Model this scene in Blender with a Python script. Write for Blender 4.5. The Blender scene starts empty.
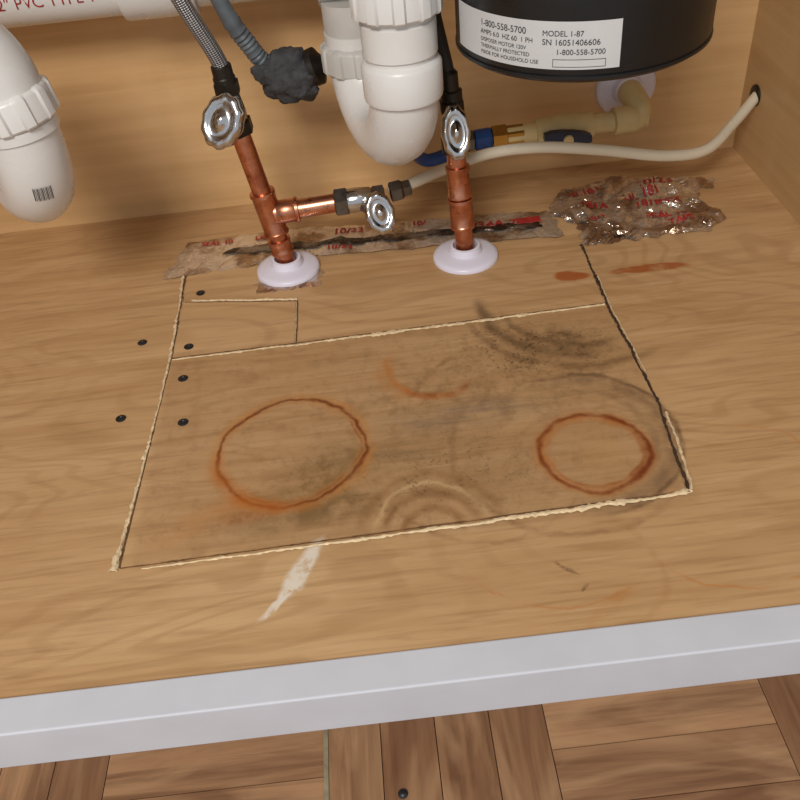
import bpy, math, random
from mathutils import Vector, Matrix, noise
random.seed(7)
scene=bpy.context.scene
col=scene.collection
scene.view_settings.view_transform='Standard'

# ------------------------------------------------------------ node helpers
def srgb(r,g,b,a=1.0):
    f=lambda c:(c/255/12.92) if c/255<=0.04045 else ((c/255+0.055)/1.055)**2.4
    return (f(r),f(g),f(b),a)
class NT:
    def __init__(s,name):
        s.mat=bpy.data.materials.new(name); s.mat.use_nodes=True
        s.t=s.mat.node_tree; s.n=s.t.nodes; s.l=s.t.links
        s.bsdf=next(n for n in s.n if n.type=='BSDF_PRINCIPLED')
    def put(s,sock,v):
        if isinstance(v,bpy.types.NodeSocket): s.l.new(v,sock)
        else: sock.default_value=v
    def m(s,op,a,b=0.0,c=0.0,clamp=False):
        n=s.n.new('ShaderNodeMath'); n.operation=op; n.use_clamp=clamp
        s.put(n.inputs[0],a); s.put(n.inputs[1],b); s.put(n.inputs[2],c)
        return n.outputs[0]
    def pos(s): return s.n.new('ShaderNodeNewGeometry').outputs['Position']
    def uv(s): return s.n.new('ShaderNodeTexCoord').outputs['UV']
    def xyz(s,v):
        n=s.n.new('ShaderNodeSeparateXYZ'); s.put(n.inputs[0],v); return n.outputs
    def comb(s,x,y,z=0.0):
        n=s.n.new('ShaderNodeCombineXYZ'); s.put(n.inputs[0],x); s.put(n.inputs[1],y); s.put(n.inputs[2],z); return n.outputs[0]
    def noise(s,v,scale=5,detail=3,rough=.5,dist=0,out=0):
        n=s.n.new('ShaderNodeTexNoise'); s.put(n.inputs['Vector'],v)
        n.inputs['Scale'].default_value=scale; n.inputs['Detail'].default_value=detail
        n.inputs['Roughness'].default_value=rough; n.inputs['Distortion'].default_value=dist
        return n.outputs[out]
    def mul(s,v,sc,add=(0,0,0)):
        n=s.n.new('ShaderNodeVectorMath'); n.operation='MULTIPLY_ADD'; s.put(n.inputs[0],v)
        n.inputs[1].default_value=sc; n.inputs[2].default_value=add; return n.outputs[0]
    def mr(s,v,a,b,c=0.0,d=1.0,smooth=False):
        n=s.n.new('ShaderNodeMapRange'); n.clamp=True
        if smooth: n.interpolation_type='SMOOTHSTEP'
        s.put(n.inputs[0],v)
        for i,q in enumerate((a,b,c,d)): s.put(n.inputs[i+1],q)
        return n.outputs[0]
    def mix(s,f,a,b,mode='MIX'):
        n=s.n.new('ShaderNodeMixRGB'); n.blend_type=mode
        s.put(n.inputs[0],f); s.put(n.inputs[1],a); s.put(n.inputs[2],b); return n.outputs[0]
    def bump(s,h,st=.3,d=.002):
        n=s.n.new('ShaderNodeBump'); n.inputs['Strength'].default_value=st; n.inputs['Distance'].default_value=d
        s.put(n.inputs['Height'],h); s.l.new(n.outputs[0],s.bsdf.inputs['Normal'])
    def fin(s,col=None,rough=None,metal=None):
        if col is not None: s.put(s.bsdf.inputs['Base Color'],col)
        if rough is not None: s.put(s.bsdf.inputs['Roughness'],rough)
        if metal is not None: s.put(s.bsdf.inputs['Metallic'],metal)
        return s.mat

def simple(name,c,rough=.5,metal=0,var=.12,scale=60,bump=0.0,spec=None):
    t=NT(name); n=t.noise(t.pos(),scale,4)
    f=t.mr(n,.3,.7,1-var,1+var*.3)
    cc=t.mix(1.0,c,t.comb(f,f,f),'MULTIPLY')
    r=t.mr(n,.3,.7,max(rough-.05,.02),rough+.08)
    if bump: t.bump(n,bump,.001)
    if spec is not None: t.bsdf.inputs['Specular IOR Level'].default_value=spec
    return t.fin(cc,r,metal)

# ------------------------------------------------------------ wood
def ply_material(name):
    t=NT(name); P=t.pos(); x,y,z=t.xyz(P)
    fine=t.noise(t.mul(P,(14,240,14)),1.0,4,.6,.4)
    streak=t.noise(t.mul(P,(9,120,9),(7,7,0)),1.0,5,.7,.5)
    mid=t.noise(t.mul(P,(4,45,4),(3,1,0)),1.0,4,.55,.8)
    big=t.noise(t.mul(P,(3.0,9.0,3.0),(9,2,0)),1.0,2,.45,.7)
    bands=t.m('SINE',t.m('MULTIPLY',big,95))
    bands=t.mr(bands,.15,1.0,0,1,True)
    patchy=t.noise(t.mul(P,(5,9,5),(1,7,2)),1.0,3,.5)
    c=t.mix(t.mr(mid,.3,.7),srgb(184,144,98),srgb(204,166,120))
    c=t.mix(t.m('MULTIPLY',bands,t.mr(patchy,.4,.65,0.08,.42)),c,srgb(158,116,72))
    c=t.mix(t.mr(fine,.50,.72,0,.38),c,srgb(136,98,60))
    c=t.mix(t.mr(streak,.54,.70,0,.38),c,srgb(142,104,64))
    c=t.mix(t.mr(streak,.30,.44,.24,0),c,srgb(222,190,146))
    c=t.mix(t.mr(patchy,.5,.75,0,.3),c,srgb(214,182,136))
    hgt=t.m('ADD',fine,t.m('MULTIPLY',mid,.6))
    nx=t.noise(P,30,3,.6); ny=t.noise(t.mul(P,(1,1,1),(5,5,5)),30,3,.6)
    dx=t.m('ADD',x,t.m('MULTIPLY',t.m('SUBTRACT',nx,.5),.013))
    dy=t.m('ADD',y,t.m('MULTIPLY',t.m('SUBTRACT',ny,.5),.013))
    n1=t.noise(P,45,5,.65); n2=t.noise(P,15,4,.6); n3=t.noise(P,420,3,.6)
    n4=t.noise(t.mul(P,(1,1,1),(8,3,1)),75,6,.75)
    grainN=t.noise(t.mul(P,(25,120,25)),1.0,4,.6)
    def dist(cx,cy,sx=1,sy=1,ang=0):
        a=t.m('SUBTRACT',dx,cx); b=t.m('SUBTRACT',dy,cy)
        if ang:
            ca,sa=math.cos(ang),math.sin(ang)
            a2=t.m('ADD',t.m('MULTIPLY',a,ca),t.m('MULTIPLY',b,sa))
            b=t.m('SUBTRACT',t.m('MULTIPLY',b,ca),t.m('MULTIPLY',a,sa)); a=a2
        a=t.m('DIVIDE',a,sx); b=t.m('DIVIDE',b,sy)
        return t.m('SQRT',t.m('ADD',t.m('MULTIPLY',a,a),t.m('MULTIPLY',b,b)))
    def ring(cx,cy,r,w,lo=.3,hi=.6,base=.4,dirv=None,sx=1,sy=1,nz=None):
        d=dist(cx,cy,sx,sy)
        k=t.mr(t.m('ABSOLUTE',t.m('SUBTRACT',d,r)),0,w,1,0,True)
        k=t.m('MULTIPLY',k,t.mr(nz if nz is not None else n1,lo,hi,base,1))
        if dirv:
            ax,ay,s0,s1=dirv
            dd=t.m('ADD',t.m('MULTIPLY',t.m('SUBTRACT',dx,cx),ax/r),t.m('MULTIPLY',t.m('SUBTRACT',dy,cy),ay/r))
            k=t.m('MULTIPLY',k,t.mr(dd,s0,s1,0,1,True))
        return k
    def blob(cx,cy,sx,sy,ang=0,soft=.9,nz=None,lo=.35,hi=.6):
        k=t.mr(dist(cx,cy,sx,sy,ang),1-soft,1,1,0,True)
        return t.m('MULTIPLY',k,t.mr(nz if nz is not None else n2,lo,hi,0,1))
    def lay(c,k,amt,colr): return t.mix(t.m('MULTIPLY',k,amt,clamp=True),c,colr)
    inpatch=t.m('MULTIPLY',t.mr(t.m('ABSOLUTE',x),.176,.182,1,0),t.mr(t.m('ABSOLUTE',t.m('SUBTRACT',y,.45)),.103,.112,1,0))
    c=lay(c,inpatch,.28,srgb(156,120,80))
    c=lay(c,t.m('MULTIPLY',inpatch,t.mr(n4,.5,.66)),.30,srgb(124,88,54))
    c=lay(c,blob(.02,.40,.19,.09,0,.8),.28,srgb(132,100,62))
    c=lay(c,blob(.06,.47,.16,.06,.1,.8,n4,.4,.62),.40,srgb(130,100,66))
    c=lay(c,blob(.045,.447,.080,.022,.05,.9,grainN,.35,.65),.55,srgb(110,102,90))
    c=lay(c,blob(-.02,.415,.09,.02,.0,.8,grainN,.35,.6),.34,srgb(112,92,64))
    # darker liquid stain inside and below the left ring
    c=lay(c,blob(-.055,.405,.055,.040,.3,.9,n4,.35,.6),.58,srgb(112,84,42))
    c=lay(c,blob(-.075,.372,.080,.021,.05,.8,n1,.3,.55),.66,srgb(100,74,36))
    c=lay(c,blob(-.135,.374,.05,.018,.4,.8,n1,.35,.6),.50,srgb(180,114,50))
    c=lay(c,blob(-.105,.374,.03,.010,.1,.8,n4,.35,.6),.65,srgb(154,84,30))
    c=lay(c,blob(.0,.375,.09,.018,.15,.8,n1,.35,.6),.38,srgb(124,90,52))
    c=lay(c,ring(-.0794,.430,.046,.006,.4,.6,0,(.6,-.8,.0,.8)),.5,srgb(136,100,50))
    # light + brown concentric drip marks in the middle
    c=lay(c,ring(.010,.340,.053,.007,base=.4,dirv=(0,1,.1,.5),sx=.85),.65,srgb(136,96,56))
    c=lay(c,ring(.010,.340,.044,.003,base=.5,dirv=(0,1,.1,.5),sx=.85),.55,srgb(214,180,132))
    c=lay(c,ring(.010,.340,.036,.006,base=.4,dirv=(0,1,.1,.5),sx=.85),.70,srgb(128,86,46))
    c=lay(c,ring(.012,.340,.022,.006,base=.4,dirv=(0,1,-.1,.4),sx=.85),.65,srgb(132,88,46))
    # grey-brown tide marks round the right ring
    c=lay(c,ring(.118,.408,.062,.011,.35,.6,.25,(1,0,-.5,.3)),.74,srgb(120,92,66))
    c=lay(c,ring(.118,.408,.068,.003,.35,.6,.25,(1,.2,-.5,.3)),.75,srgb(98,72,48))
    c=lay(c,ring(.118,.408,.050,.006,.35,.6,.2,(1,0,-.1,.5)),.6,srgb(124,96,68))
    c=lay(c,ring(.108,.405,.078,.004,.35,.6,.2,(-.6,-.8,-.2,.6)),.55,srgb(126,88,52))
    c=lay(c,ring(.050,.40,.070,.003,.4,.6,.1,(-.3,-1,.0,.8)),.45,srgb(130,92,54))
    c=lay(c,ring(.10,.43,.10,.004,.4,.6,.1,(-.2,1,.2,.8)),.5,srgb(128,90,54))
    c=lay(c,blob(.125,.395,.03,.03,0,.9),.4,srgb(202,152,94))
    # dark mould arc + speckle
    c=lay(c,ring(.150,.570,.074,.009,.3,.55,.3,(-.75,-.66,.55,.8)),.74,srgb(88,68,46))
    c=lay(c,ring(.150,.570,.060,.006,.3,.55,.3,(-.5,-.85,.5,.8)),.6,srgb(102,78,52))
    c=lay(c,ring(.150,.570,.088,.006,.3,.55,.2,(-.4,-.9,.4,.8)),.6,srgb(112,84,54))
    c=lay(c,blob(.120,.512,.066,.042,-.3,.9,n1,.3,.6),.60,srgb(122,92,56))
    c=lay(c,blob(.135,.515,.035,.022,-.2,.9,n4,.35,.6),.65,srgb(84,62,40))
    spk=t.mr(n3,.545,.62,0,1)
    c=lay(c,t.m('MULTIPLY',spk,blob(.105,.512,.095,.05,-.2,.9,n1,.38,.52)),.8,srgb(76,54,34))
    c=lay(c,t.m('MULTIPLY',spk,blob(.02,.39,.12,.06,0,.9,n1,.45,.55)),.5,srgb(92,68,42))
    # rust rings
    c=lay(c,ring(-.0794,.430,.0530,.0095,.3,.6,.15),.58,srgb(190,124,56))
    c=lay(c,ring(-.0794,.430,.0520,.0032,.32,.6,.25),.92,srgb(146,78,26))
    c=lay(c,ring(-.0794,.430,.0520,.0018,.35,.55,.3,None,1,1,n4),.8,srgb(98,50,20))
    c=lay(c,ring(-.0794,.430,.0485,.0016,.40,.55,.0,(.7,-.7,-.3,.5)),.6,srgb(140,76,30))
    c=lay(c,ring(-.0794,.430,.0520,.010,.3,.6,.3,(-.6,-.8,.4,1)),.75,srgb(176,98,32))
    c=lay(c,ring(.125,.395,.0345,.0080,.3,.6,.4),.78,srgb(180,106,42))
    c=lay(c,ring(.125,.395,.0358,.0030,.3,.55,.45),.94,srgb(120,56,18))
    c=lay(c,ring(.125,.395,.0310,.0024,.3,.6,.1,(.3,-1,-.2,.8)),.78,srgb(136,68,24))
    c=lay(c,ring(.125,.395,.0345,.005,.35,.6,.1,(1,-.2,.3,.9)),.78,srgb(110,48,16))
    c=lay(c,ring(.030,.505,.036,.0060,.3,.6,.2,(-.75,-.66,.05,.7)),.82,srgb(180,106,38))
    c=lay(c,ring(.030,.505,.041,.011,.4,.65,0,(-.9,-.3,.3,1)),.5,srgb(186,122,58))
    c=lay(c,ring(.030,.503,.033,.007,.35,.6,0,(.1,-1,.5,1)),.76,srgb(136,72,26))
    # faint drips outside the patch
    c=lay(c,ring(.085,.345,.068,.0016,.4,.6,0,(-.3,-1,.5,.9)),.5,srgb(180,116,54))
    c=lay(c,ring(.190,.335,.060,.0016,.4,.6,0,(0,-1,.3,.9)),.6,srgb(186,120,52))
    c=lay(c,ring(.230,.372,.030,.002,.4,.6,0,(.6,.8,.3,.9)),.6,srgb(190,124,54))
    c=lay(c,ring(.095,.30,.045,.004,.4,.6,0,(1,0,.3,.9)),.35,srgb(160,114,66))
    c=lay(c,blob(.104,.275,.03,.006,.6,.8,n1,.4,.6),.5,srgb(176,120,60))
    c=lay(c,blob(.225,.603,.040,.0080,-.03,.35,n1,.30,.5),.85,srgb(160,82,34))
    c=lay(c,blob(.158,.603,.018,.009,-.1,.35,n1,.25,.45),.9,srgb(164,84,34))
    c=lay(c,blob(.205,.565,.06,.03,0,.8),.3,srgb(176,122,68))
    c=lay(c,blob(.095,.265,.11,.015,.1,.9,n1,.4,.6),.3,srgb(190,150,96))
    c=lay(c,blob(.086,.305,.010,.0020,-.7,.6,n4,.4,.5),.6,srgb(106,76,50))
    c=lay(c,blob(.092,.290,.005,.0018,.9,.6,n4,.35,.5),.6,srgb(96,70,48))
    # white putty smear
    c=lay(c,blob(-.072,.326,.030,.0085,1.05,.5,n4,.36,.52),.85,srgb(228,220,204))
    c=lay(c,blob(-.085,.305,.022,.0038,.9,.5,n4,.36,.5),.85,srgb(228,218,200))
    t.bump(hgt,.10,.001)
    return t.fin(c,t.mr(mid,.3,.7,.42,.6),0)

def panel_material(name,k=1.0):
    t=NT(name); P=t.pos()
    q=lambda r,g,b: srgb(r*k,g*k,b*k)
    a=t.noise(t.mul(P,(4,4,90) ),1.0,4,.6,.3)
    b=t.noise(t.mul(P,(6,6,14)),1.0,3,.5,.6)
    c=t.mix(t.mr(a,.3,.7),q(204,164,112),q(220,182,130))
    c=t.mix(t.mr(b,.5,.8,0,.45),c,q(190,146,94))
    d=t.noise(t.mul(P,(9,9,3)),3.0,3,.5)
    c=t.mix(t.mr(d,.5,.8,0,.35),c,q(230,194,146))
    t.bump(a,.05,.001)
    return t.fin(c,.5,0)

M={}
M['ply']=ply_material('plywood_stained')
M['panel']=panel_material('maple_veneer_panel')
M['panel_shaded']=panel_material('maple_veneer_shaded',.90)  # same veneer darkened: shade of the side wall put into the colour
M['splinter']=simple('torn_wood_fibre',srgb(234,210,168),.8,0,.25,300,.4)
M['gap']=simple('saw_cut_shade',srgb(112,80,48),.9,0,.4,200)  # brown for the cut ribbons, shade of the gaps put into the colour
M['gapdark']=simple('deep_saw_cut_shade',srgb(70,50,32),.9,0,.4,200)  # darker gap shade, painted, for the right-hand cut
M['rail']=simple('painted_rail_white',srgb(204,207,214),.5,0,.05,25)
M['pvc']=simple('pvc_white',srgb(224,224,221),.28,0,.05,20)
M['pvcg']=simple('pvc_grey_white',srgb(200,198,192),.4,0,.12,30)  # greyer white for the rear trap parts and elbow
M['plastic']=simple('escutcheon_plastic',srgb(226,224,238),.3,0,.04,20)
M['chrome']=simple('chrome',srgb(205,205,205),.14,1,.1,60)
M['steel']=simple('dull_steel',srgb(120,118,114),.35,1,.25,120)
M['darkmetal']=simple('dark_nut',srgb(62,58,52),.4,.8,.3,120)
M['blackrub']=simple('black_rubber',srgb(38,38,40),.55,0,.3,150,.4)
M['foam']=simple('torn_dark_foam',srgb(70,70,72),.85,0,.45,260,1.0)
M['greyhose']=simple('grey_hose',srgb(98,106,112),.45,0,.25,100)
M['black']=simple('black_enamel',srgb(24,26,28),.30,0,.2,40)
M['label']=simple('label_paper',srgb(206,208,208),.5,0,.05,40)
M['ink']=simple('label_ink',srgb(45,45,48),.6,0,.1,50)
M['redink']=simple('red_ink',srgb(170,44,40),.5,0,.3,160)
M['blue']=simple('blue_plastic',srgb(30,72,140),.4,0,.15,60)
M['cpvc']=simple('cpvc_cream',srgb(220,202,148),.4,0,.12,60)
M['brass']=simple('brass',srgb(198,160,84),.3,1,.15,90)
M['pex']=simple('pex_translucent',srgb(220,212,190),.3,0,.05,30)
M['screw']=simple('screw_black_oxide',srgb(62,64,66),.4,.7,.3,200)
M['fscreen']=simple('floor_grout',srgb(60,42,28),.8,0,.3,100)

def copper():
    t=NT('copper_pipe'); P=t.pos()
    n=t.noise(P,55,5,.65); n2=t.noise(P,160,3,.6)
    c=t.mix(t.mr(n,.35,.7),srgb(226,162,132),srgb(174,104,74))
    c=t.mix(t.mr(n2,.58,.72,0,.6),c,srgb(104,64,44))
    return t.fin(c,t.mr(n,.3,.7,.22,.4),1)
M['copper']=copper()
def braid():
    t=NT('braided_steel'); u,v,_=t.xyz(t.uv())
    a=t.m('SINE',t.m('ADD',t.m('MULTIPLY',u,2*math.pi*8),t.m('MULTIPLY',v,1900)))
    b=t.m('SINE',t.m('SUBTRACT',t.m('MULTIPLY',u,2*math.pi*8),t.m('MULTIPLY',v,1900)))
    k=t.m('MULTIPLY',a,b)
    c=t.mix(t.mr(k,-.6,.6),srgb(92,92,94),srgb(190,190,192))
    t.bump(k,.6,.001)
    return t.fin(c,.35,.75)
M['braid']=braid()
def foil(name,a,b,metal=.8,bs=.25,r0=.18,r1=.35,lo=.42,hi=.62):
    t=NT(name); P=t.pos()
    n=t.noise(P,85,4,.55,.6); m_=t.noise(P,24,4,.6,.4)
    c=t.mix(t.mr(m_,lo,hi),a,b)
    t.bump(n,bs,.006)
    return t.fin(c,t.mr(n,.3,.7,r0,r1),metal)
M['foil']=foil('foil_tape',srgb(236,226,212),srgb(170,144,114),.82,.5,.2,.38,.48,.60)
M['foil2']=foil('crumpled_foil',srgb(240,234,226),srgb(176,150,128),.92,.5,.12,.25,.46,.6)
M['foildark']=foil('dark_foil_crease',srgb(70,62,56),srgb(150,138,126),.8,.5,.2,.4,.45,.55)

# ------------------------------------------------------------ mesh helpers
def mk(name,verts,faces,mat,parent=None,smooth=True,uvs=None):
    me=bpy.data.meshes.new(name); me.from_pydata([tuple(v) for v in verts],[],faces); me.update()
    me.materials.append(mat)
    if uvs:
        ul=me.uv_layers.new(name='UVMap')
        for lp in me.loops: ul.data[lp.index].uv=uvs[lp.vertex_index]
    for p in me.polygons: p.use_smooth=smooth
    o=bpy.data.objects.new(name,me); col.objects.link(o)
    if parent: o.parent=parent
    return o
def empty(name):
    o=bpy.data.objects.new(name,None); o.empty_display_size=.02; col.objects.link(o); return o
def catmull(pts,n=8):
    pts=[Vector(p) for p in pts]
    if len(pts)<3: return pts
    q=[pts[0]*2-pts[1]]+pts+[pts[-1]*2-pts[-2]]
    out=[]
    for i in range(1,len(q)-2):
        p0,p1,p2,p3=q[i-1:i+3]
        for k in range(n):
            t=k/n
            out.append(.5*((2*p1)+(p2-p0)*t+(2*p0-5*p1+4*p2-p3)*t*t+(3*p1-p0-3*p2+p3)*t**3))
    out.append(pts[-1]); return out
def sweep(name,path,rad,mat,parent=None,seg=28,mod=None,cap=True,smooth=True):
    path=[Vector(p) for p in path]
    L=[0]
    for a,b in zip(path,path[1:]): L.append(L[-1]+(b-a).length)
    n=len(path)
    tang=[]
    for i in range(n):
        a=path[max(i-1,0)]; b=path[min(i+1,n-1)]
        j=1
        while (b-a).length<1e-7: j+=1; a=path[max(i-j,0)]; b=path[min(i+j,n-1)]
        tang.append((b-a).normalized())
    t0=tang[0]; up=Vector((0,0,1)) if abs(t0.z)<.9 else Vector((0,1,0))
    nr=(up-t0*up.dot(t0)).normalized()
    vs=[];uv=[]
    for i in range(n):
        t=tang[i]; nr=(nr-t*nr.dot(t)).normalized(); bi=t.cross(nr)
        r=rad(L[i],L[-1]) if callable(rad) else (rad[i] if isinstance(rad,(list,tuple)) else rad)
        for k in range(seg+1):
            a=2*math.pi*k/seg
            rr=r*(mod(a,i) if mod else 1)
            vs.append(path[i]+nr*math.cos(a)*rr+bi*math.sin(a)*rr); uv.append((k/seg,L[i]))
    f=[]
    S=seg+1
    for i in range(n-1):
        for k in range(seg):
            f.append((i*S+k,i*S+k+1,(i+1)*S+k+1,(i+1)*S+k))
    if cap:
        f.append(tuple(range(seg-1,-1,-1))); f.append(tuple((n-1)*S+k for k in range(seg)))
    o=mk(name,vs,f,mat,parent,smooth,uv)
    md=o.modifiers.new('es','EDGE_SPLIT'); md.split_angle=math.radians(38)
    return o
def lathe(name,origin,axis,prof,mat,parent=None,seg=40,mod=None,smooth=True):
    o=Vector(origin); a=Vector(axis).normalized()
    up=Vector((0,0,1)) if abs(a.z)<.9 else Vector((0,1,0))
    n=(up-a*up.dot(a)).normalized(); b=a.cross(n)
    vs=[];f=[];S=seg
    for i,(r,h) in enumerate(prof):
        for k in range(seg):
            t=2*math.pi*k/seg; rr=max(r,1e-5)*(mod(t,i) if mod else 1)
            vs.append(o+a*h+n*math.cos(t)*rr+b*math.sin(t)*rr)
    for i in range(len(prof)-1):
        for k in range(seg):
            k2=(k+1)%seg
            f.append((i*S+k,i*S+k2,(i+1)*S+k2,(i+1)*S+k))
    f.append(tuple(range(seg-1,-1,-1))); f.append(tuple((len(prof)-1)*S+k for k in range(seg)))
    ob=mk(name,vs,f,mat,parent,smooth)
    md=ob.modifiers.new('es','EDGE_SPLIT'); md.split_angle=math.radians(38)
    return ob
def box(name,x0,x1,y0,y1,z0,z1,mat,parent=None,bev=0):
    v=[(x,y,z) for x in (x0,x1) for y in (y0,y1) for z in (z0,z1)]
    f=[(0,1,3,2),(4,6,7,5),(0,4,5,1),(2,3,7,6),(0,2,6,4),(1,5,7,3)]
    o=mk(name,v,f,mat,parent,False)
    if bev:
        md=o.modifiers.new('b','BEVEL'); md.width=bev; md.segments=3
    return o
def prism(name,poly,z0,z1,mat,parent=None):
    n=len(poly); v=[(x,y,z0) for x,y in poly]+[(x,y,z1) for x,y in poly]
    f=[tuple(range(n-1,-1,-1)),tuple(range(n,2*n))]+[(i,(i+1)%n,n+(i+1)%n,n+i) for i in range(n)]
    return mk(name,v,f,mat,parent,False)
def nutmod(n,amt=.05):
    return lambda a,i: 1+amt*(1 if math.cos(n*a)>0 else -.2)
def hexmod(a,i):
    k=(a%(math.pi/3))-math.pi/6
    return math.cos(math.pi/6)/math.cos(k)*1.08
def text_mesh(name,s,size,mat,fn,parent=None,bold=0.0):
    cu=bpy.data.curves.new(name+'_c','FONT'); cu.body=s; cu.size=size; cu.offset=bold
    ob=bpy.data.objects.new(name+'_t',cu); col.objects.link(ob)
    dg=bpy.context.evaluated_depsgraph_get(); dg.update()
    me=bpy.data.meshes.new_from_object(ob.evaluated_get(dg))
    bpy.data.objects.remove(ob); bpy.data.curves.remove(cu)
    for v in me.vertices: v.co=Vector(fn(v.co.x,v.co.y))
    me.name=name; me.materials.clear(); me.materials.append(mat)
    o=bpy.data.objects.new(name,me); col.objects.link(o)
    if parent: o.parent=parent
    return o

# ------------------------------------------------------------ room shell
XR,XL,YB=.371,-.545,.802
box('wall_back',XL-.015,XR+.015,YB,YB+.012,-.12,.72,M['panel'])
box('wall_right',XR,XR+.016,.262,YB,-.12,.72,M['panel_shaded'])
box('wall_left',XL-.016,XL,.262,YB,-.12,.72,M['panel_shaded'])
box('cabinet_floor',XL,XR,.261,YB,-.014,0,M['ply'])
box('cabinet_face_frame_rail',XL-.016,XR+.016,.238,.2605,-.032,.003,M['rail'],bev=.0012)
box('toe_kick_board',XL-.016,XR+.016,.300,.312,-.12,-.014,M['rail'])
box('countertop_light_blocker',XL-.016,XR+.016,.235,YB+.012,.72,.75,M['rail'],bev=.003)  # unseen top, added to keep ambient light from above out of the cabinet

def parquet():
    t=NT('parquet_oak'); u,v,_=t.xyz(t.uv())
    at=t.n.new('ShaderNodeVertexColor'); at.layer_name='tint'
    tr=t.xyz(at.outputs['Color'])
    P=t.comb(t.m('MULTIPLY',u,6),t.m('MULTIPLY',v,110),t.m('MULTIPLY',tr[0],30))
    n=t.noise(P,1.0,5,.6,.6)
    P2=t.comb(t.m('MULTIPLY',u,7),t.m('MULTIPLY',v,28),t.m('MULTIPLY',tr[0],17))
    n2=t.noise(P2,1.0,3,.5,1.4)
    c=t.mix(tr[0],srgb(126,88,60),srgb(178,136,98))
    c=t.mix(t.mr(n,.4,.65,0,.65),c,srgb(98,64,42))
    c=t.mix(t.mr(n2,.45,.7,0,.5),c,srgb(200,160,118))
    c=t.mix(t.mr(n2,.25,.4,.5,0),c,srgb(92,56,36))
    t.bump(n,.15,.001)
    return t.fin(c,.42,0)
M['parq']=parquet()
fv=[];ff=[];fu=[];tints=[]
zt=-.12
def plank(x0,x1,y0,y1,horiz):
    g=.0003; x0+=g;x1-=g;y0+=g;y1-=g
    b=len(fv); tn=random.random()
    for z in (zt-.006,zt):
        for (x,y) in ((x0,y0),(x1,y0),(x1,y1),(x0,y1)):
            fv.append((x,y,z)); fu.append((x+tn*3,y) if horiz else (y+tn*3,x)); tints.append(tn)
    for q in ((4,5,6,7),(0,1,5,4),(1,2,6,5),(2,3,7,6),(3,0,4,7)): ff.append(tuple(b+i for i in q))
W=.145; nP=4
x=-.075-W*6; i=1
while x<1.0:
    y=.290-W*5; j=0
    while y<.28:
        h=((i+j)%2==0)
        for k in range(nP):
            w=W/nP
            if h: plank(x,x+W,y+k*w,y+(k+1)*w,True)
            else: plank(x+k*w,x+(k+1)*w,y,y+W,False)
        y+=W; j+=1
    x+=W; i+=1
fv=[(a,min(b,.299),c) for a,b,c in fv]
fl=mk('floor',fv,ff,M['parq'],None,False,fu)
ca=fl.data.color_attributes.new('tint','FLOAT_COLOR','POINT')
for k,tn in enumerate(tints): ca.data[k].color=(tn,tn,tn,1)
box('floor_underlay',-.95,1.1,-.45,.299,-.14,-.1262,M['fscreen'])
box('floor_joint_strip',-.0765,-.0735,-.3,.299,-.1195,-.1188,simple('joint_filler',srgb(150,140,112),.7,0,.3,150))

# ------------------------------------------------------------ plywood patch
patch=empty('plywood_patch_board')
T=.0012
prism('board_main',[(-.1855,.344),(.1725,.352),(.1795,.44),(.1745,.556),(-.078,.5515),(-.1795,.5505)],0,T,M['ply'],patch)
prism('board_back',[(-.0765,.555),(.1745,.5595),(.1765,.651),(-.181,.684),(-.1785,.634),(-.0765,.6165)],0,T,M['ply'],patch)
prism('board_corner',[(-.1795,.554),(-.0795,.555),(-.0795,.613),(-.1785,.632)],0,T,M['ply'],patch)
def splinter(name,pts,w,h,mat,parent,step=.0022,jit=.8,z=T*.4,taper=None,wander=.7):
    pts=[Vector((p[0],p[1],0)) for p in pts]; path=[]
    for a,b in zip(pts,pts[1:]):
        n=max(2,int((b-a).length/step))
        for k in range(n): path.append(a.lerp(b,k/n))
    path.append(pts[-1])
    vs=[];f=[]; N=len(path)
    for i,p in enumerate(path):
        d=(path[min(i+1,N-1)]-path[max(i-1,0)]).normalized(); nn=Vector((-d.y,d.x,0))
        big=max(.25,1+.9*noise.noise(p*70))
        if taper: big*=taper[0]+(taper[1]-taper[0])*i/(N-1)
        wl=w*(.35+jit*random.random())*big; wr=w*(.35+jit*random.random())*big
        off=nn*(noise.noise(p*45+Vector((3,3,3)))*w*wander)
        hh=h*(.5+random.random()*.8)
        vs+= [p+off-nn*wl+Vector((0,0,z)),p+off-nn*wl*.3+Vector((0,0,z+hh)),p+off+nn*wr*.4+Vector((0,0,z+hh*.8)),p+off+nn*wr+Vector((0,0,z))]
    for i in range(N-1):
        for k in range(3): f.append((i*4+k,(i+1)*4+k,(i+1)*4+k+1,i*4+k+1))
    return mk(name,vs,f,mat,parent,False)
splinter('cut_gap_left',[(-.1825,.683),(-.1795,.553),(-.1865,.343)],.0009,.0003,M['gap'],patch,z=.0011)  # dark ribbons stand in for shade in the shallow cuts
splinter('cut_gap_right',[(.1775,.651),(.1765,.557),(.1805,.439),(.1740,.350)],.0013,.0004,M['gapdark'],patch,z=.0011,wander=1.2)
splinter('cut_gap_front',[(-.186,.3428),(.173,.3510)],.0006,.0003,M['gap'],patch,z=.001)
splinter('cut_gap_middle',[(-.1795,.5533),(-.078,.5543),(.175,.5590)],.0006,.0003,M['gap'],patch,z=.001)
splinter('cut_gap_corner',[(-.178,.633),(-.078,.6148),(-.078,.554)],.0005,.0003,M['gap'],patch,z=.001)
splinter('splinter_left',[(-.1842,.683),(-.182,.62),(-.1812,.553),(-.1838,.45),(-.1885,.343)],.0019,.0010,M['splinter'],patch)
splinter('splinter_left_tuft',[(-.188,.358),(-.1895,.341)],.0028,.0018,M['splinter'],patch)
splinter('splinter_left_knot',[(-.185,.445),(-.1855,.438)],.0026,.0016,M['splinter'],patch)
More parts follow.
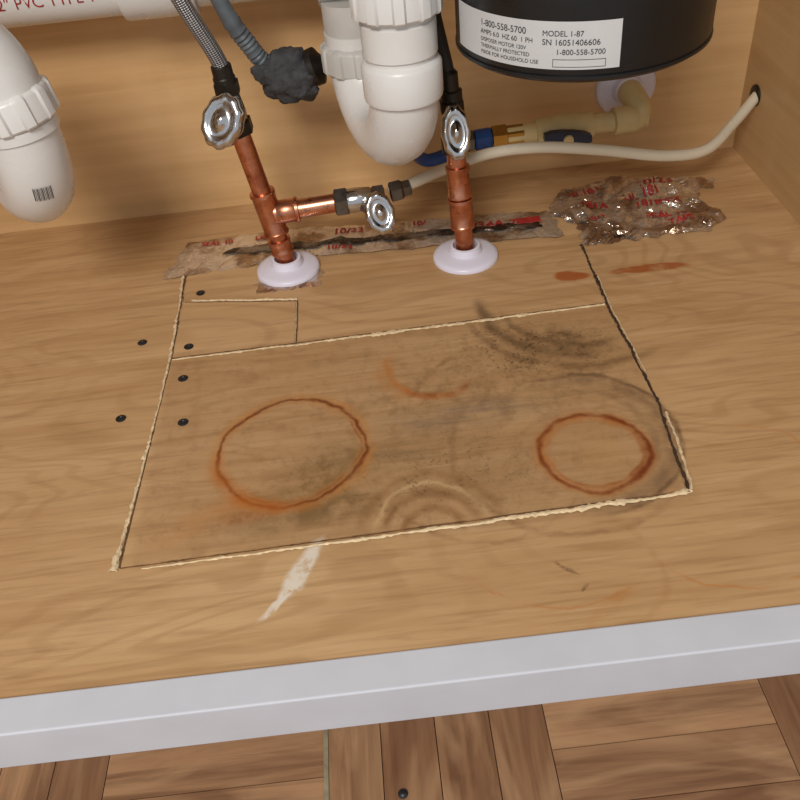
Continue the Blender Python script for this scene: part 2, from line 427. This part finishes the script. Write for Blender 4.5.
splinter('splinter_front',[(-.172,.3408),(-.08,.3427),(.0,.3445),(.10,.3475),(.172,.3502)],.0022,.0009,M['splinter'],patch,taper=(.35,1.1),wander=.4,z=.0008)
splinter('splinter_middle',[(-.078,.5518),(.0,.5535),(.09,.5552),(.1745,.5575)],.0030,.0009,M['splinter'],patch,taper=(1.1,.6),wander=.4,z=.0009)
splinter('splinter_middle_thin',[(-.179,.5512),(-.078,.5522)],.0016,.0008,M['splinter'],patch,z=.0009)
splinter('splinter_corner',[(-.172,.6335),(-.13,.6265),(-.078,.6170)],.0019,.001,M['splinter'],patch,z=.0009)
splinter('splinter_corner_side',[(-.0788,.614),(-.0790,.556)],.0006,.0005,M['splinter'],patch)
splinter('splinter_right',[(.1795,.600),(.1785,.557),(.1822,.470)],.0007,.0006,M['splinter'],patch)
splinter('splinter_right_front',[(.1825,.425),(.182,.395),(.177,.352)],.0011,.0008,M['splinter'],patch)
splinter('splinter_front_corner',[(.164,.3497),(.1765,.3518)],.0028,.0014,M['splinter'],patch)

for k,(sx,sy) in enumerate([(-.208,.581),(-.167,.566),(-.167,.525),(-.210,.487),(-.161,.473),(-.165,.644)]):
    zz=0 if sx<-.19 else T
    lathe('drywall_screw' if k==0 else 'drywall_screw.%03d'%k,(sx,sy,zz),(0,0,1),[(.0038,0),(.0040,.0005),(.0034,.0009),(.0017,.0009),(.0012,.0004)],M['screw'],None,20)
lathe('drywall_screw.006',(-.027,.237,zt),(0,0,1),[(.0030,0),(.0032,.0008),(.0022,.0022),(.001,.0026)],M['screw'],None,16)

# ------------------------------------------------------------ foil tape
def hfun(x,y,amp,freq,fold):
    p=Vector((x*freq,y*freq,fold))
    return (abs(noise.noise(p))+.5*abs(noise.noise(p*2.3+Vector((4,4,4)))))*amp
def foilgrid(name,fn,nu,nv,amp,freq,mat,base,parent=None,edge=.003,fold=0,jit=.35):
    vs=[];f=[]
    for i in range(nu+1):
        for j in range(nv+1):
            ju=0 if i in(0,nu) else random.uniform(-jit,jit); jv=0 if j in(0,nv) else random.uniform(-jit,jit)
            u=(i+ju)/nu; v=(j+jv)/nv
            p=Vector(fn(u,v)+(0,))
            if i in(0,nu): p.x+= (noise.noise(Vector((v*9,3,i)))*edge*2)
            if j in(0,nv): p.y+= (noise.noise(Vector((u*13,7,j)))*edge+random.uniform(-1,1)*edge*.25)
            h=hfun(p.x,p.y,amp,freq,fold)
            if i in(0,nu) or j in(0,nv): h*=.15
            vs.append((p.x,p.y,base+h+.0002))
    for i in range(nu):
        for j in range(nv):
            a=i*(nv+1)+j
            if (i+j)%2: f.append((a,a+nv+1,a+nv+2)); f.append((a,a+nv+2,a+1))
            else: f.append((a,a+nv+1,a+1)); f.append((a+1,a+nv+1,a+nv+2))
    return mk(name,vs,f,mat,parent,False)
def quad(a,b,c,d):
    return lambda u,v: tuple((1-u)*(1-v)*p+u*(1-v)*q+u*v*r+(1-u)*v*s for p,q,r,s in zip(a,b,c,d))
tape=empty('foil_tape_strip')
foilgrid('tape_left',quad((-.203,.674),(-.07,.682),(-.06,.738),(-.186,.735)),30,11,.0022,50,M['foil'],T,tape,edge=.004)
foilgrid('tape_right',quad((-.075,.684),(.166,.668),(.160,.716),(-.06,.734)),52,10,.0022,50,M['foil'],T+.0003,tape,fold=2,edge=.004)
foilgrid('tape_crease',quad((-.15,.702),(.150,.686),(.150,.694),(-.14,.713)),60,4,.0026,50,M['foildark'],T+.0018,tape,edge=.006)
foilgrid('tape_under_collar',quad((-.115,.632),(-.058,.634),(-.056,.66),(-.116,.655)),14,8,.0010,60,M['foil2'],T,tape)
def flat(cx,cy,ang,base,amp,freq,fold,off=.0009):
    ca,sa=math.cos(ang),math.sin(ang)
    def f(x,y):
        X_=cx+x*ca-y*sa; Y_=cy+x*sa+y*ca
        return (X_,Y_,base+hfun(X_,Y_,amp,freq,fold)+off)
    return f
for k,(s,x,y,sz,a,r) in enumerate([('SEAL 10',-.172,.7235,.009,-.02,0),('10/23',-.045,.7165,.013,-.08,2),('UL181',-.120,.7225,.010,-.03,0),('12/34A 7',.072,.698,.015,-.09,2),('10/23',-.052,.689,.011,-.06,2),('10/',.03,.7155,.011,-.09,2)]):
    text_mesh('print_%d'%k,s,sz,M['redink'],flat(x,y,a,T+(.0003 if r else 0),.0022,50,r,.0011),tape,.0003)
box('red_print_block',.128,.150,.6935,.7020,T+.0028,T+.0038,M['redink'],tape)
fp=empty('foil_tape_patch')
def pf(u,v):
    a=(.174,.648);b=(.296,.650);c=(.318,.738);d=(.172,.748)
    x=(1-u)*(1-v)*a[0]+u*(1-v)*b[0]+u*v*c[0]+(1-u)*v*d[0]
    y=(1-u)*(1-v)*a[1]+u*(1-v)*b[1]+u*v*c[1]+(1-u)*v*d[1]
    y+=.018*math.sin(math.pi*u)*v
    return (x+.010*math.sin(v*7),y)
foilgrid('foil_sheet',pf,40,28,.010,32,M['foil2'],.0002,fp,edge=.007)
foilgrid('foil_fold',quad((.190,.662),(.225,.652),(.232,.745),(.180,.750)),14,26,.010,36,M['foil2'],.0025,fp,edge=.007,fold=3)
foilgrid('foil_tab',quad((.298,.728),(.322,.722),(.330,.741),(.300,.745)),8,6,.003,40,M['foil'],.0005,fp,edge=.003,fold=5)
for k,(s,x,y,sz,a) in enumerate([('10/23',.250,.731,.016,.0),('UL 181',.235,.716,.012,.1),('181B-FX',.240,.698,.012,-.05),('SEAL 10',.245,.680,.011,-.1),('TAPE',.262,.664,.010,.05)]):
    text_mesh('print_%d'%k,s,sz,M['redink'],flat(x,y,a,.0002,.010,32,0,.0012),fp,.0003)
for k,(s,x,y,sz,a) in enumerate([('UL181',.184,.730,.012,.1),('181A',.190,.706,.012,-.1),('10/2',.190,.682,.011,.1)]):
    text_mesh('fold_print_%d'%k,s,sz,M['redink'],flat(x,y,a,.0025,.010,36,3,.0012),fp,.0003)

# ------------------------------------------------------------ pipe collars (escutcheons)
def escut(name,c,axis,r=.028,parent=None):
    return lathe(name,c,axis,[(r,0),(r,.0022),(r*.97,.0036),(r*.86,.0048),(r*.72,.0056),(r*.56,.0066),(r*.52,.0068),(r*.45,.0125),(r*.38,.0130),(r*.36,.004)],M['plastic'],parent,56)
escut('pipe_escutcheon',(-.0865,.665,T+.0006),(0,0,1),.0285)
escut('pipe_escutcheon.001',(.0735,.652,T+.0002),(0,0,1),.0290)

# ------------------------------------------------------------ copper risers
def lin(a,b,n=2): a=Vector(a);b=Vector(b); return [a.lerp(b,k/(n-1)) for k in range(n)]
def coup(name,a,b,r,rr,parent,mat):
    a=Vector(a);b=Vector(b); L=(b-a).length
    return lathe(name,a,b-a,[(r,0),(rr*1.06,.0006),(rr*1.08,.003),(rr,.0042),(rr,L-.0042),(rr*1.08,L-.003),(rr*1.06,L-.0006),(r,L)],mat,parent,32)
RC=.0080
ri=empty('copper_water_riser')
b0=Vector((-.0865,.665,.006));t0=Vector((-.093,.668,.058));t1=Vector((-.1035,.670,.132))
sweep('riser_pipe',[b0,t0,t1],RC,M['copper'],ri)
ax=(t1-t0).normalized()
coup('tee_body',t0-ax*.020,t0+ax*.022,RC,.0104,ri,M['copper'])
br=Vector((1,.0,.05)).normalized()
sweep('tee_branch',lin(t0,t0+br*.058),RC,M['copper'],ri)
coup('tee_branch_hub',t0+br*.004,t0+br*.026,RC,.0102,ri,M['copper'])
coup('pipe_coupling',b0+ (t0-b0)*.26,b0+(t0-b0)*.54,RC,.0096,ri,M['copper'])
rr=empty('copper_water_riser.001')
c0=Vector((.0735,.652,.006));c1=Vector((.0700,.660,.100))
sweep('riser_pipe',[c0,c1],RC,M['copper'],rr)
d=(c1-c0)
coup('lower_coupling',c0+d*.26,c0+d*.56,RC,.0102,rr,M['copper'])
coup('upper_coupling',c0+d*.56,c0+d*.86,RC,.0096,rr,M['copper'])

# ------------------------------------------------------------ shutoff valves
def handle(name,c,nrm,up,a,b,parent):
    nrm=Vector(nrm).normalized(); up=Vector(up); up=(up-nrm*up.dot(nrm)).normalized(); rt=up.cross(nrm)
    c=Vector(c); vs=[];f=[];S=60
    prof=[(.55,-.006),(.95,-.005),(1.0,-.002),(1.0,.002),(.92,.005),(.7,.0062),(.62,.0045),(.30,.0045),(.25,.0075),(.05,.0080)]
    for r,h in prof:
        for k in range(S):
            t=2*math.pi*k/S
            w=1+.035*math.cos(10*t) if r>.85 else 1
            vs.append(c+rt*math.cos(t)*a*r*w+up*math.sin(t)*b*r*w+nrm*h)
    for i in range(len(prof)-1):
        for k in range(S):
            k2=(k+1)%S; f.append((i*S+k,i*S+k2,(i+1)*S+k2,(i+1)*S+k))
    f.append(tuple(range(S-1,-1,-1))); f.append(tuple((len(prof)-1)*S+k for k in range(S)))
    return mk(name,vs,f,M['chrome'],parent,True)
def valve(name,inlet,dirv,outdir,hc,hn,ha,hb,hup=(0,0,1),bl=.03,nutmat='darkmetal'):
    e=empty(name); inlet=Vector(inlet); d=Vector(dirv).normalized(); od=Vector(outdir).normalized()
    lathe('compression_nut',inlet-d*.001,d,[(.0095,0),(.0118,.0012),(.0118,.011),(.0095,.012)],M[nutmat],e,36,hexmod)
    lathe('body',inlet+d*.006,d,[(.0085,0),(.0100,.003),(.0105,.012),(.0095,bl-.006),(.006,bl)],M['chrome'],e,28)
    mid=inlet+d*(bl*.6)
    hn_=Vector(hn).normalized()
    sweep('bonnet',lin(mid,Vector(hc)-hn_*.004),.0062,M['steel'],e,20)
    lathe('outlet',mid,od,[(.0078,0),(.0078,.014),(.0098,.015),(.0098,.024),(.006,.025)],M[nutmat],e,36,hexmod)
    handle('oval_handle',hc,hn,hup,ha,hb,e)
    return e
valve('shutoff_valve',t1,(-.10,-.02,1),(-.02,0,1),(-.1105,.645,.153),(-.30,-.85,.45),.0165,.0215,(.45,0,1))
valve('shutoff_valve.001',t0+br*.058,(1,0,.03),(1,0,.03),(.0015,.650,.056),(.1,-.85,.5),.0125,.0185,(-.15,0,1),.03,'steel')
valve('shutoff_valve.002',c1,(-.02,0,1),(-.05,0,1),(.0685,.640,.124),(.05,-.9,.4),.0115,.0215,(0,0,1))

h=empty('braided_supply_hose')
hp=catmull([(-.1065,.669,.182),(-.107,.668,.190),(-.111,.664,.205),(-.122,.655,.240),(-.138,.645,.300),(-.145,.64,.40),(-.12,.62,.52)])
sweep('braided_tube',hp,.0062,M['braid'],h,24)
lathe('hose_ferrule',(-.1060,.669,.172),(-.03,-.03,1),[(.0070,0),(.0088,.001),(.0088,.006),(.0080,.007),(.0080,.015),(.0070,.016)],M['darkmetal'],h,30)
h=empty('braided_supply_hose.001')
hp=catmull([(.069,.660,.140),(.067,.662,.165),(.0635,.665,.185),(.058,.668,.217),(.050,.67,.28),(.04,.66,.40),(.03,.62,.52)])
sweep('hose_tube',hp,.0050,M['blackrub'],h,20)
lathe('hose_ferrule',(.0690,.660,.138),(-.05,.03,1),[(.006,0),(.0088,.001),(.0088,.012),(.0068,.013),(.0068,.026),(.005,.028)],M['darkmetal'],h,30)

# ------------------------------------------------------------ PVC centre trap
def arc(c,u,v,r,a0,a1,n=14):
    c=Vector(c);u=Vector(u);v=Vector(v)
    return [c+u*math.cos(a0+(a1-a0)*k/n)*r+v*math.sin(a0+(a1-a0)*k/n)*r for k in range(n+1)]
RP=.0245
tr=empty('pvc_drain_trap')
fx,fy=.0285,.600
u=Vector((-.30,.954,0)).normalized()
R=.048
cz=.180; cc=Vector((fx,fy,cz))+u*R
bend=arc(cc,-u,Vector((0,0,-1)),R,0,math.pi)
sweep('front_leg',[(fx,fy,.55),(fx,fy,cz)],RP,M['pvc'],tr,48)
sweep('u_bend',[(fx,fy,cz+.012)]+bend+[tuple(bend[-1]+Vector((0,0,.015)))],RP*1.03,M['pvc'],tr,48)
def nut(name,c,axis,r,hgt,parent,mat='pvc',n=10):
    prof=[(r*.80,0),(r*.95,.0012),(r,.003)]+[(r,hgt-.004),(r*.96,hgt-.002),(r*.84,hgt)]
    return lathe(name,c,axis,prof,M[mat],parent,120,nutmod(n,.045))
lathe('bend_hub',(fx,fy,.174),(0,0,1),[(RP,0),(.0280,.001),(.0285,.003),(.0285,.024),(.0272,.026),(RP,.028)],M['pvc'],tr,56)
lathe('upper_hub',(fx,fy,.205),(0,0,1),[(RP,0),(.0262,.0006),(.0262,.022),(RP,.023)],M['pvc'],tr,56)
nut('slip_nut_top',(fx,fy,.230),(0,0,1),.0300,.026,tr)
be=bend[-1]
nut('slip_nut_back',(be.x,be.y,.164),(0,0,1),.0290,.023,tr,'pvcg')
sweep('back_leg',[(be.x,be.y,.176),(be.x,be.y,.218)],RP,M['pvcg'],tr,40)

dr=empty('pvc_drain_pipe')
py,pz=.752,.232
sweep('arm',[(XL+.001,py+.0,pz+.004),(-.04,py,pz)],RP,M['pvc'],dr,48)
lathe('coupling',(-.185,py,pz+.001),(1,0,-.01),[(RP,0),(.0285,.001),(.0292,.004),(.0292,.056),(.0285,.060),(RP,.061)],M['pvc'],dr,56)
sweep('elbow_to_trap',catmull([(-.055,py,pz),(-.038,py-.002,pz+.001),(be.x-.014,py-.014,pz+.006),(be.x-.001,be.y+.016,pz+.004),(be.x,be.y,.216)],6),RP*1.06,M['pvcg'],dr,40)
def on_pipe(x0,ang0):
    def f(x,y):
        a=ang0+y/RP; r=RP+.0003
        return (x0+x,py-math.cos(a)*r,pz+.0035-.004*((x0+x)-XL)/(.5)+math.sin(a)*r)
    return f
text_mesh('pipe_print','-1/2" PVC TYPE 1',.0125,M['redink'],on_pipe(-.292,-.22),dr)
text_mesh('pipe_print_b','1-1/2" PVC DWV',.0125,M['redink'],on_pipe(-.10,-.22),dr)

# ------------------------------------------------------------ PVC left trap
tl=empty('pvc_drain_trap.001')
lx,ly=-.239,.585
u2=Vector((-.55,.83,0)).normalized()
R2=.046; cz2=.176
c2=Vector((lx,ly,cz2))+u2*R2
bend2=arc(c2,-u2,Vector((0,0,-1)),R2,0,math.pi)
sweep('u_bend',[(lx-.001,ly,cz2+.036)]+bend2+[tuple(bend2[-1]+Vector((0,0,.05)))],RP*1.05,M['pvc'],tl,48)
el2=arc((lx-.040,ly,.217),(1,0,0),(0,0,1),.040,0,math.pi/2,12)
sweep('upper_elbow',[(lx,ly,.205)]+el2+[(lx-.14,ly,.2575),(XL+.001,ly,.264)],RP*1.02,M['pvc'],tl,48)
nut('slip_nut',(lx+.0015,ly,.193),(-.14,0.0,1),.0290,.024,tl)
lathe('nut_collar',(lx,ly,.186),(-.06,0,1),[(RP,0),(.0272,.001),(.0272,.008),(RP,.009)],M['pvc'],tl,48)
def on_bend(x,y):
    a=.40+y/R2; rad=((-u2)*math.cos(a)+Vector((0,0,-1))*math.sin(a)); ctr=c2+rad*R2
    tan=((-u2)*(-math.sin(a))+Vector((0,0,-1))*math.cos(a)); side=rad.cross(tan).normalized()
    if side.y>0: side=-side
    th=.25+x/(RP*1.05)
    return ctr+(rad*math.cos(th)+side*math.sin(th))*(RP*1.05+.0004)
def strip_mesh(name,rects,mat,parent):
    sv=[];sf=[]
    for x0,x1,y0,y1 in rects:
        b=len(sv); sv+=[on_bend(x0,y0),on_bend(x1,y0),on_bend(x1,y1),on_bend(x0,y1)]; sf.append((b,b+1,b+2,b+3))
    return mk(name,sv,sf,mat,parent,False)
strip_mesh('barcode',[(-.007+i*.001,-.007+i*.001+(.0003 if i%3 else .0006),-.004,.004) for i in range(13)],M['ink'],tl)

# ------------------------------------------------------------ black rubber drain hose
bh=empty('rubber_drain_hose')
hp=catmull([(-.15,.715,.40),(-.118,.712,.28),(-.100,.708,.215),(-.088,.712,.187),(-.078,.715,.170),(-.060,.716,.160)],12)
sweep('hose',hp,lambda s,t:.0072+.0006*math.sin(s*1500),M['greyhose'],bh,22)
vs=[];f=[];nu,nv=44,30
cb=Vector((-.058,.712,.1575))
for i in range(nu):
    for j in range(nv+1):
        a=2*math.pi*i/nu; b=math.pi*j/nv
        d_=Vector((math.cos(b)*1.0,math.sin(b)*math.cos(a),math.sin(b)*math.sin(a)))
        r=.0225*(1+.22*noise.noise(d_*2.2+Vector((4,1,2)))+.14*noise.noise(d_*6)+.06*noise.noise(d_*15))
        if d_.x>.55: r*=1-.5*(d_.x-.55)
        vs.append(cb+Vector((d_.x*1.20,d_.y*.9,d_.z*.95-.1*d_.x))*r)
for i in range(nu):
    for j in range(nv):
        a=i*(nv+1)+j; b=((i+1)%nu)*(nv+1)+j; f.append((a,b,b+1,a+1))
mk('torn_boot',vs,f,M['foam'],bh,True)
lathe('clamp',(-.040,.708,.163),(1,-.2,.35),[(.013,0),(.0150,.001),(.0150,.006),(.012,.007),(.006,.012),(.0045,.020)],M['darkmetal'],bh,28)

# ------------------------------------------------------------ PEX tube
px=empty('pex_tube')
hp=catmull([(.012,.668,.0645),(.030,.672,.068),(.062,.692,.068),(.105,.702,.073),(.150,.702,.073),(.203,.700,.065),(.262,.700,.052),(.305,.712,.047),(.340,.742,.055),(XR-.0005,.770,.066)],10)
sweep('tube',hp,.0050,M['pex'],px,22)
lathe('tube_nut',(.012,.668,.0645),(1,.1,.1),[(.006,0),(.0088,.001),(.0088,.010),(.007,.012),(.007,.018),(.0052,.019)],M['steel'],px,30,hexmod)
lathe('wall_grommet',(XR-.0002,.772,.066),(-1,0,0),[(.010,0),(.010,.0016),(.0085,.0026),(.006,.0026)],M['darkmetal'],px,30)

# ------------------------------------------------------------ CPVC run with ball valve
cp=empty('cpvc_supply_pipe')
escut('pipe_escutcheon',(.253,YB,.077),(0,-1,0),.029,cp)
a0=Vector((.118,.756,.062));a1=Vector((.262,.760,.063))
sweep('pipe_run',lin(a0,a1),.0092,M['cpvc'],cp,32)
ad=(a1-a0).normalized()
lathe('elbow_hub',a0+ad*.112,ad,[(.0095,0),(.0128,.001),(.0128,.020),(.0120,.022)],M['cpvc'],cp,36)
sweep('elbow',catmull([a0+ad*.128,a0+ad*.136+Vector((0,.001,.001)),Vector((.256,.766,.070)),Vector((.254,.780,.076)),Vector((.253,YB-.002,.077))],6),.0118,M['cpvc'],cp,32)
lathe('valve_body',a0+ad*.038,ad,[(.0095,0),(.0120,.001),(.0120,.010),(.0135,.014),(.0142,.026),(.0135,.038),(.0120,.042),(.0120,.054),(.0095,.055)],M['cpvc'],cp,36)
lathe('brass_adapter',a0-ad*.004,ad,[(.008,0),(.0110,.001),(.0110,.014),(.0095,.015),(.0095,.030)],M['brass'],cp,36,hexmod)
lathe('blue_nut',a0-ad*.020,ad,[(.008,0),(.0092,.001),(.0098,.014),(.009,.016)],M['blue'],cp,36,nutmod(12,.04))
lathe('steel_nut',a0-ad*.036,ad,[(.006,0),(.0095,.001),(.0095,.015),(.008,.016)],M['steel'],cp,36,hexmod)
sweep('blue_line',catmull([a0-ad*.034,Vector((.075,.757,.052)),Vector((.055,.758,.046)),Vector((.045,.775,.044)),Vector((.04,YB-.001,.044))]),.0062,M['blue'],cp,22)
lv=[(-.022,-.004),(-.016,-.007),(-.006,-.0085),(.006,-.0085),(.016,-.007),(.022,-.004),(.022,.004),(.016,.007),(.006,.0085),(-.006,.0085),(-.016,.007),(-.022,.004)]
hc=a0+ad*.064+Vector((0,-.019,.001)); vs=[];f=[]
for yy in (0,-.007):
    for a,b in lv: vs.append(hc+Vector((a,yy,b*.75-a*.12)))
n=len(lv); f=[tuple(range(n-1,-1,-1)),tuple(range(n,2*n))]+[(i,(i+1)%n,n+(i+1)%n,n+i) for i in range(n)]
M['dblue']=simple('lever_blue',srgb(34,50,78),.4,0,.2,60)
mk('lever',vs,f,M['dblue'],cp,False)
lathe('lever_stem',a0+ad*.064,(0,-1,0),[(.006,0),(.006,.020),(.0045,.028)],M['cpvc'],cp,20)

# ------------------------------------------------------------ garbage disposal
gd=empty('garbage_disposal')
gx,gy,gr,gz=.1545,.600,.0862,.1985
lathe('motor_shell',(gx,gy,gz),(0,0,1),[(.02,.0005),(.066,.0),(.076,.0006),(.0825,.003),(.0855,.007),(gr,.010),(gr,.150),(.084,.160),(.080,.165),(.080,.24),(.055,.26),(.045,.36)],M['black'],gd,96)
lathe('bottom_band',(gx,gy,gz+.0055),(0,0,1),[(gr*.98,0),(gr+.0006,.0006),(gr+.0006,.0026),(gr*.985,.0032)],M['black'],gd,96)
lathe('bottom_plate',(gx,gy,gz-.003),(0,0,1),[(.015,0),(.06,0),(.062,.003)],M['darkmetal'],gd,48)
def on_disp(a0,z0,off=.0006):
    return lambda x,y:(gx+math.sin(a0+x/gr)*(gr+off),gy-math.cos(a0+x/gr)*(gr+off),gz+z0+y)
vs=[];f=[];n=50
fn=on_disp(0,0,.0003)
a_l,a_r=-1.42*gr,.03*gr
for k in range(n+1):
    x=a_l+(a_r-a_l)*k/n
    vs.append(fn(x,.0125)); vs.append(fn(x,.041))
for k in range(n): f.append((2*k,2*k+2,2*k+3,2*k+1))
mk('rating_label',vs,f,M['label'],gd,True)
ht=[(-1.06,.0338,.0056,'1-800-558-5700'),(-1.06,.0288,.0042,'AMPS 6.0  HZ 60  1 PH'),(-1.06,.0244,.0034,'DISPOSER MOTOR 120V'),(-1.06,.0204,.0034,'THERMALLY PROTECTED'),(-1.06,.0164,.0034,'MADE FOR HOUSEHOLD USE'),
    (-.52,.0335,.0046,'MODEL 1-87'),(-.52,.0282,.0050,'SN 16051406606'),(-.42,.0226,.0046,'1-800-558-5700')]
for k,(a,z,s,tx) in enumerate(ht):
    text_mesh('label_text_%d'%k,tx,s,M['ink'],on_disp(a,z-.001),gd,0)
for k,(xa,xb,za,zb) in enumerate([(-.038,-.006,.0140,.0143),(-.038,-.006,.0185,.0188),(-.038,-.0377,.0140,.0188),(-.0063,-.006,.0140,.0188)]):
    fn=on_disp(0,0,.0006); vs=[];f=[]
    for q in range(9):
        x=xa+(xb-xa)*q/8; vs.append(fn(x,za)); vs.append(fn(x,zb))
    for q in range(8): f.append((2*q,2*q+2,2*q+3,2*q+1))
    mk('label_rule_%d'%k,vs,f,M['ink'],gd,False)

# ------------------------------------------------------------ light
w=bpy.data.worlds.new('world'); scene.world=w; w.use_nodes=True
bg=w.node_tree.nodes['Background']; bg.inputs[0].default_value=(.90,.94,1.0,1); bg.inputs[1].default_value=.54
def area(name,loc,target,size,power,colr):
    l=bpy.data.lights.new(name,'AREA'); l.energy=power; l.size=size; l.color=colr
    o=bpy.data.objects.new(name,l); col.objects.link(o); o.location=loc
    o.rotation_euler=(Vector(target)-Vector(loc)).to_track_quat('-Z','Y').to_euler(); return o
area('kitchen_ceiling_lamp',(-.45,-.9,1.5),(0,.5,0),.6,27.5,(1,.94,.88))

# ------------------------------------------------------------ camera
cam=bpy.data.cameras.new('camera'); co=bpy.data.objects.new('camera',cam); col.objects.link(co)
up=Vector((.1175,.6557,.7458)); bk=Vector((0,-.7511,.6603))
bk.normalize(); up=(up-bk*up.dot(bk)).normalized(); rt=up.cross(bk)
mw=Matrix((rt,up,bk)).transposed().to_4x4(); mw.translation=Vector((0,0,.414)); co.matrix_world=mw
cam.sensor_width=36; cam.lens=38.25; cam.clip_start=.01
scene.camera=co
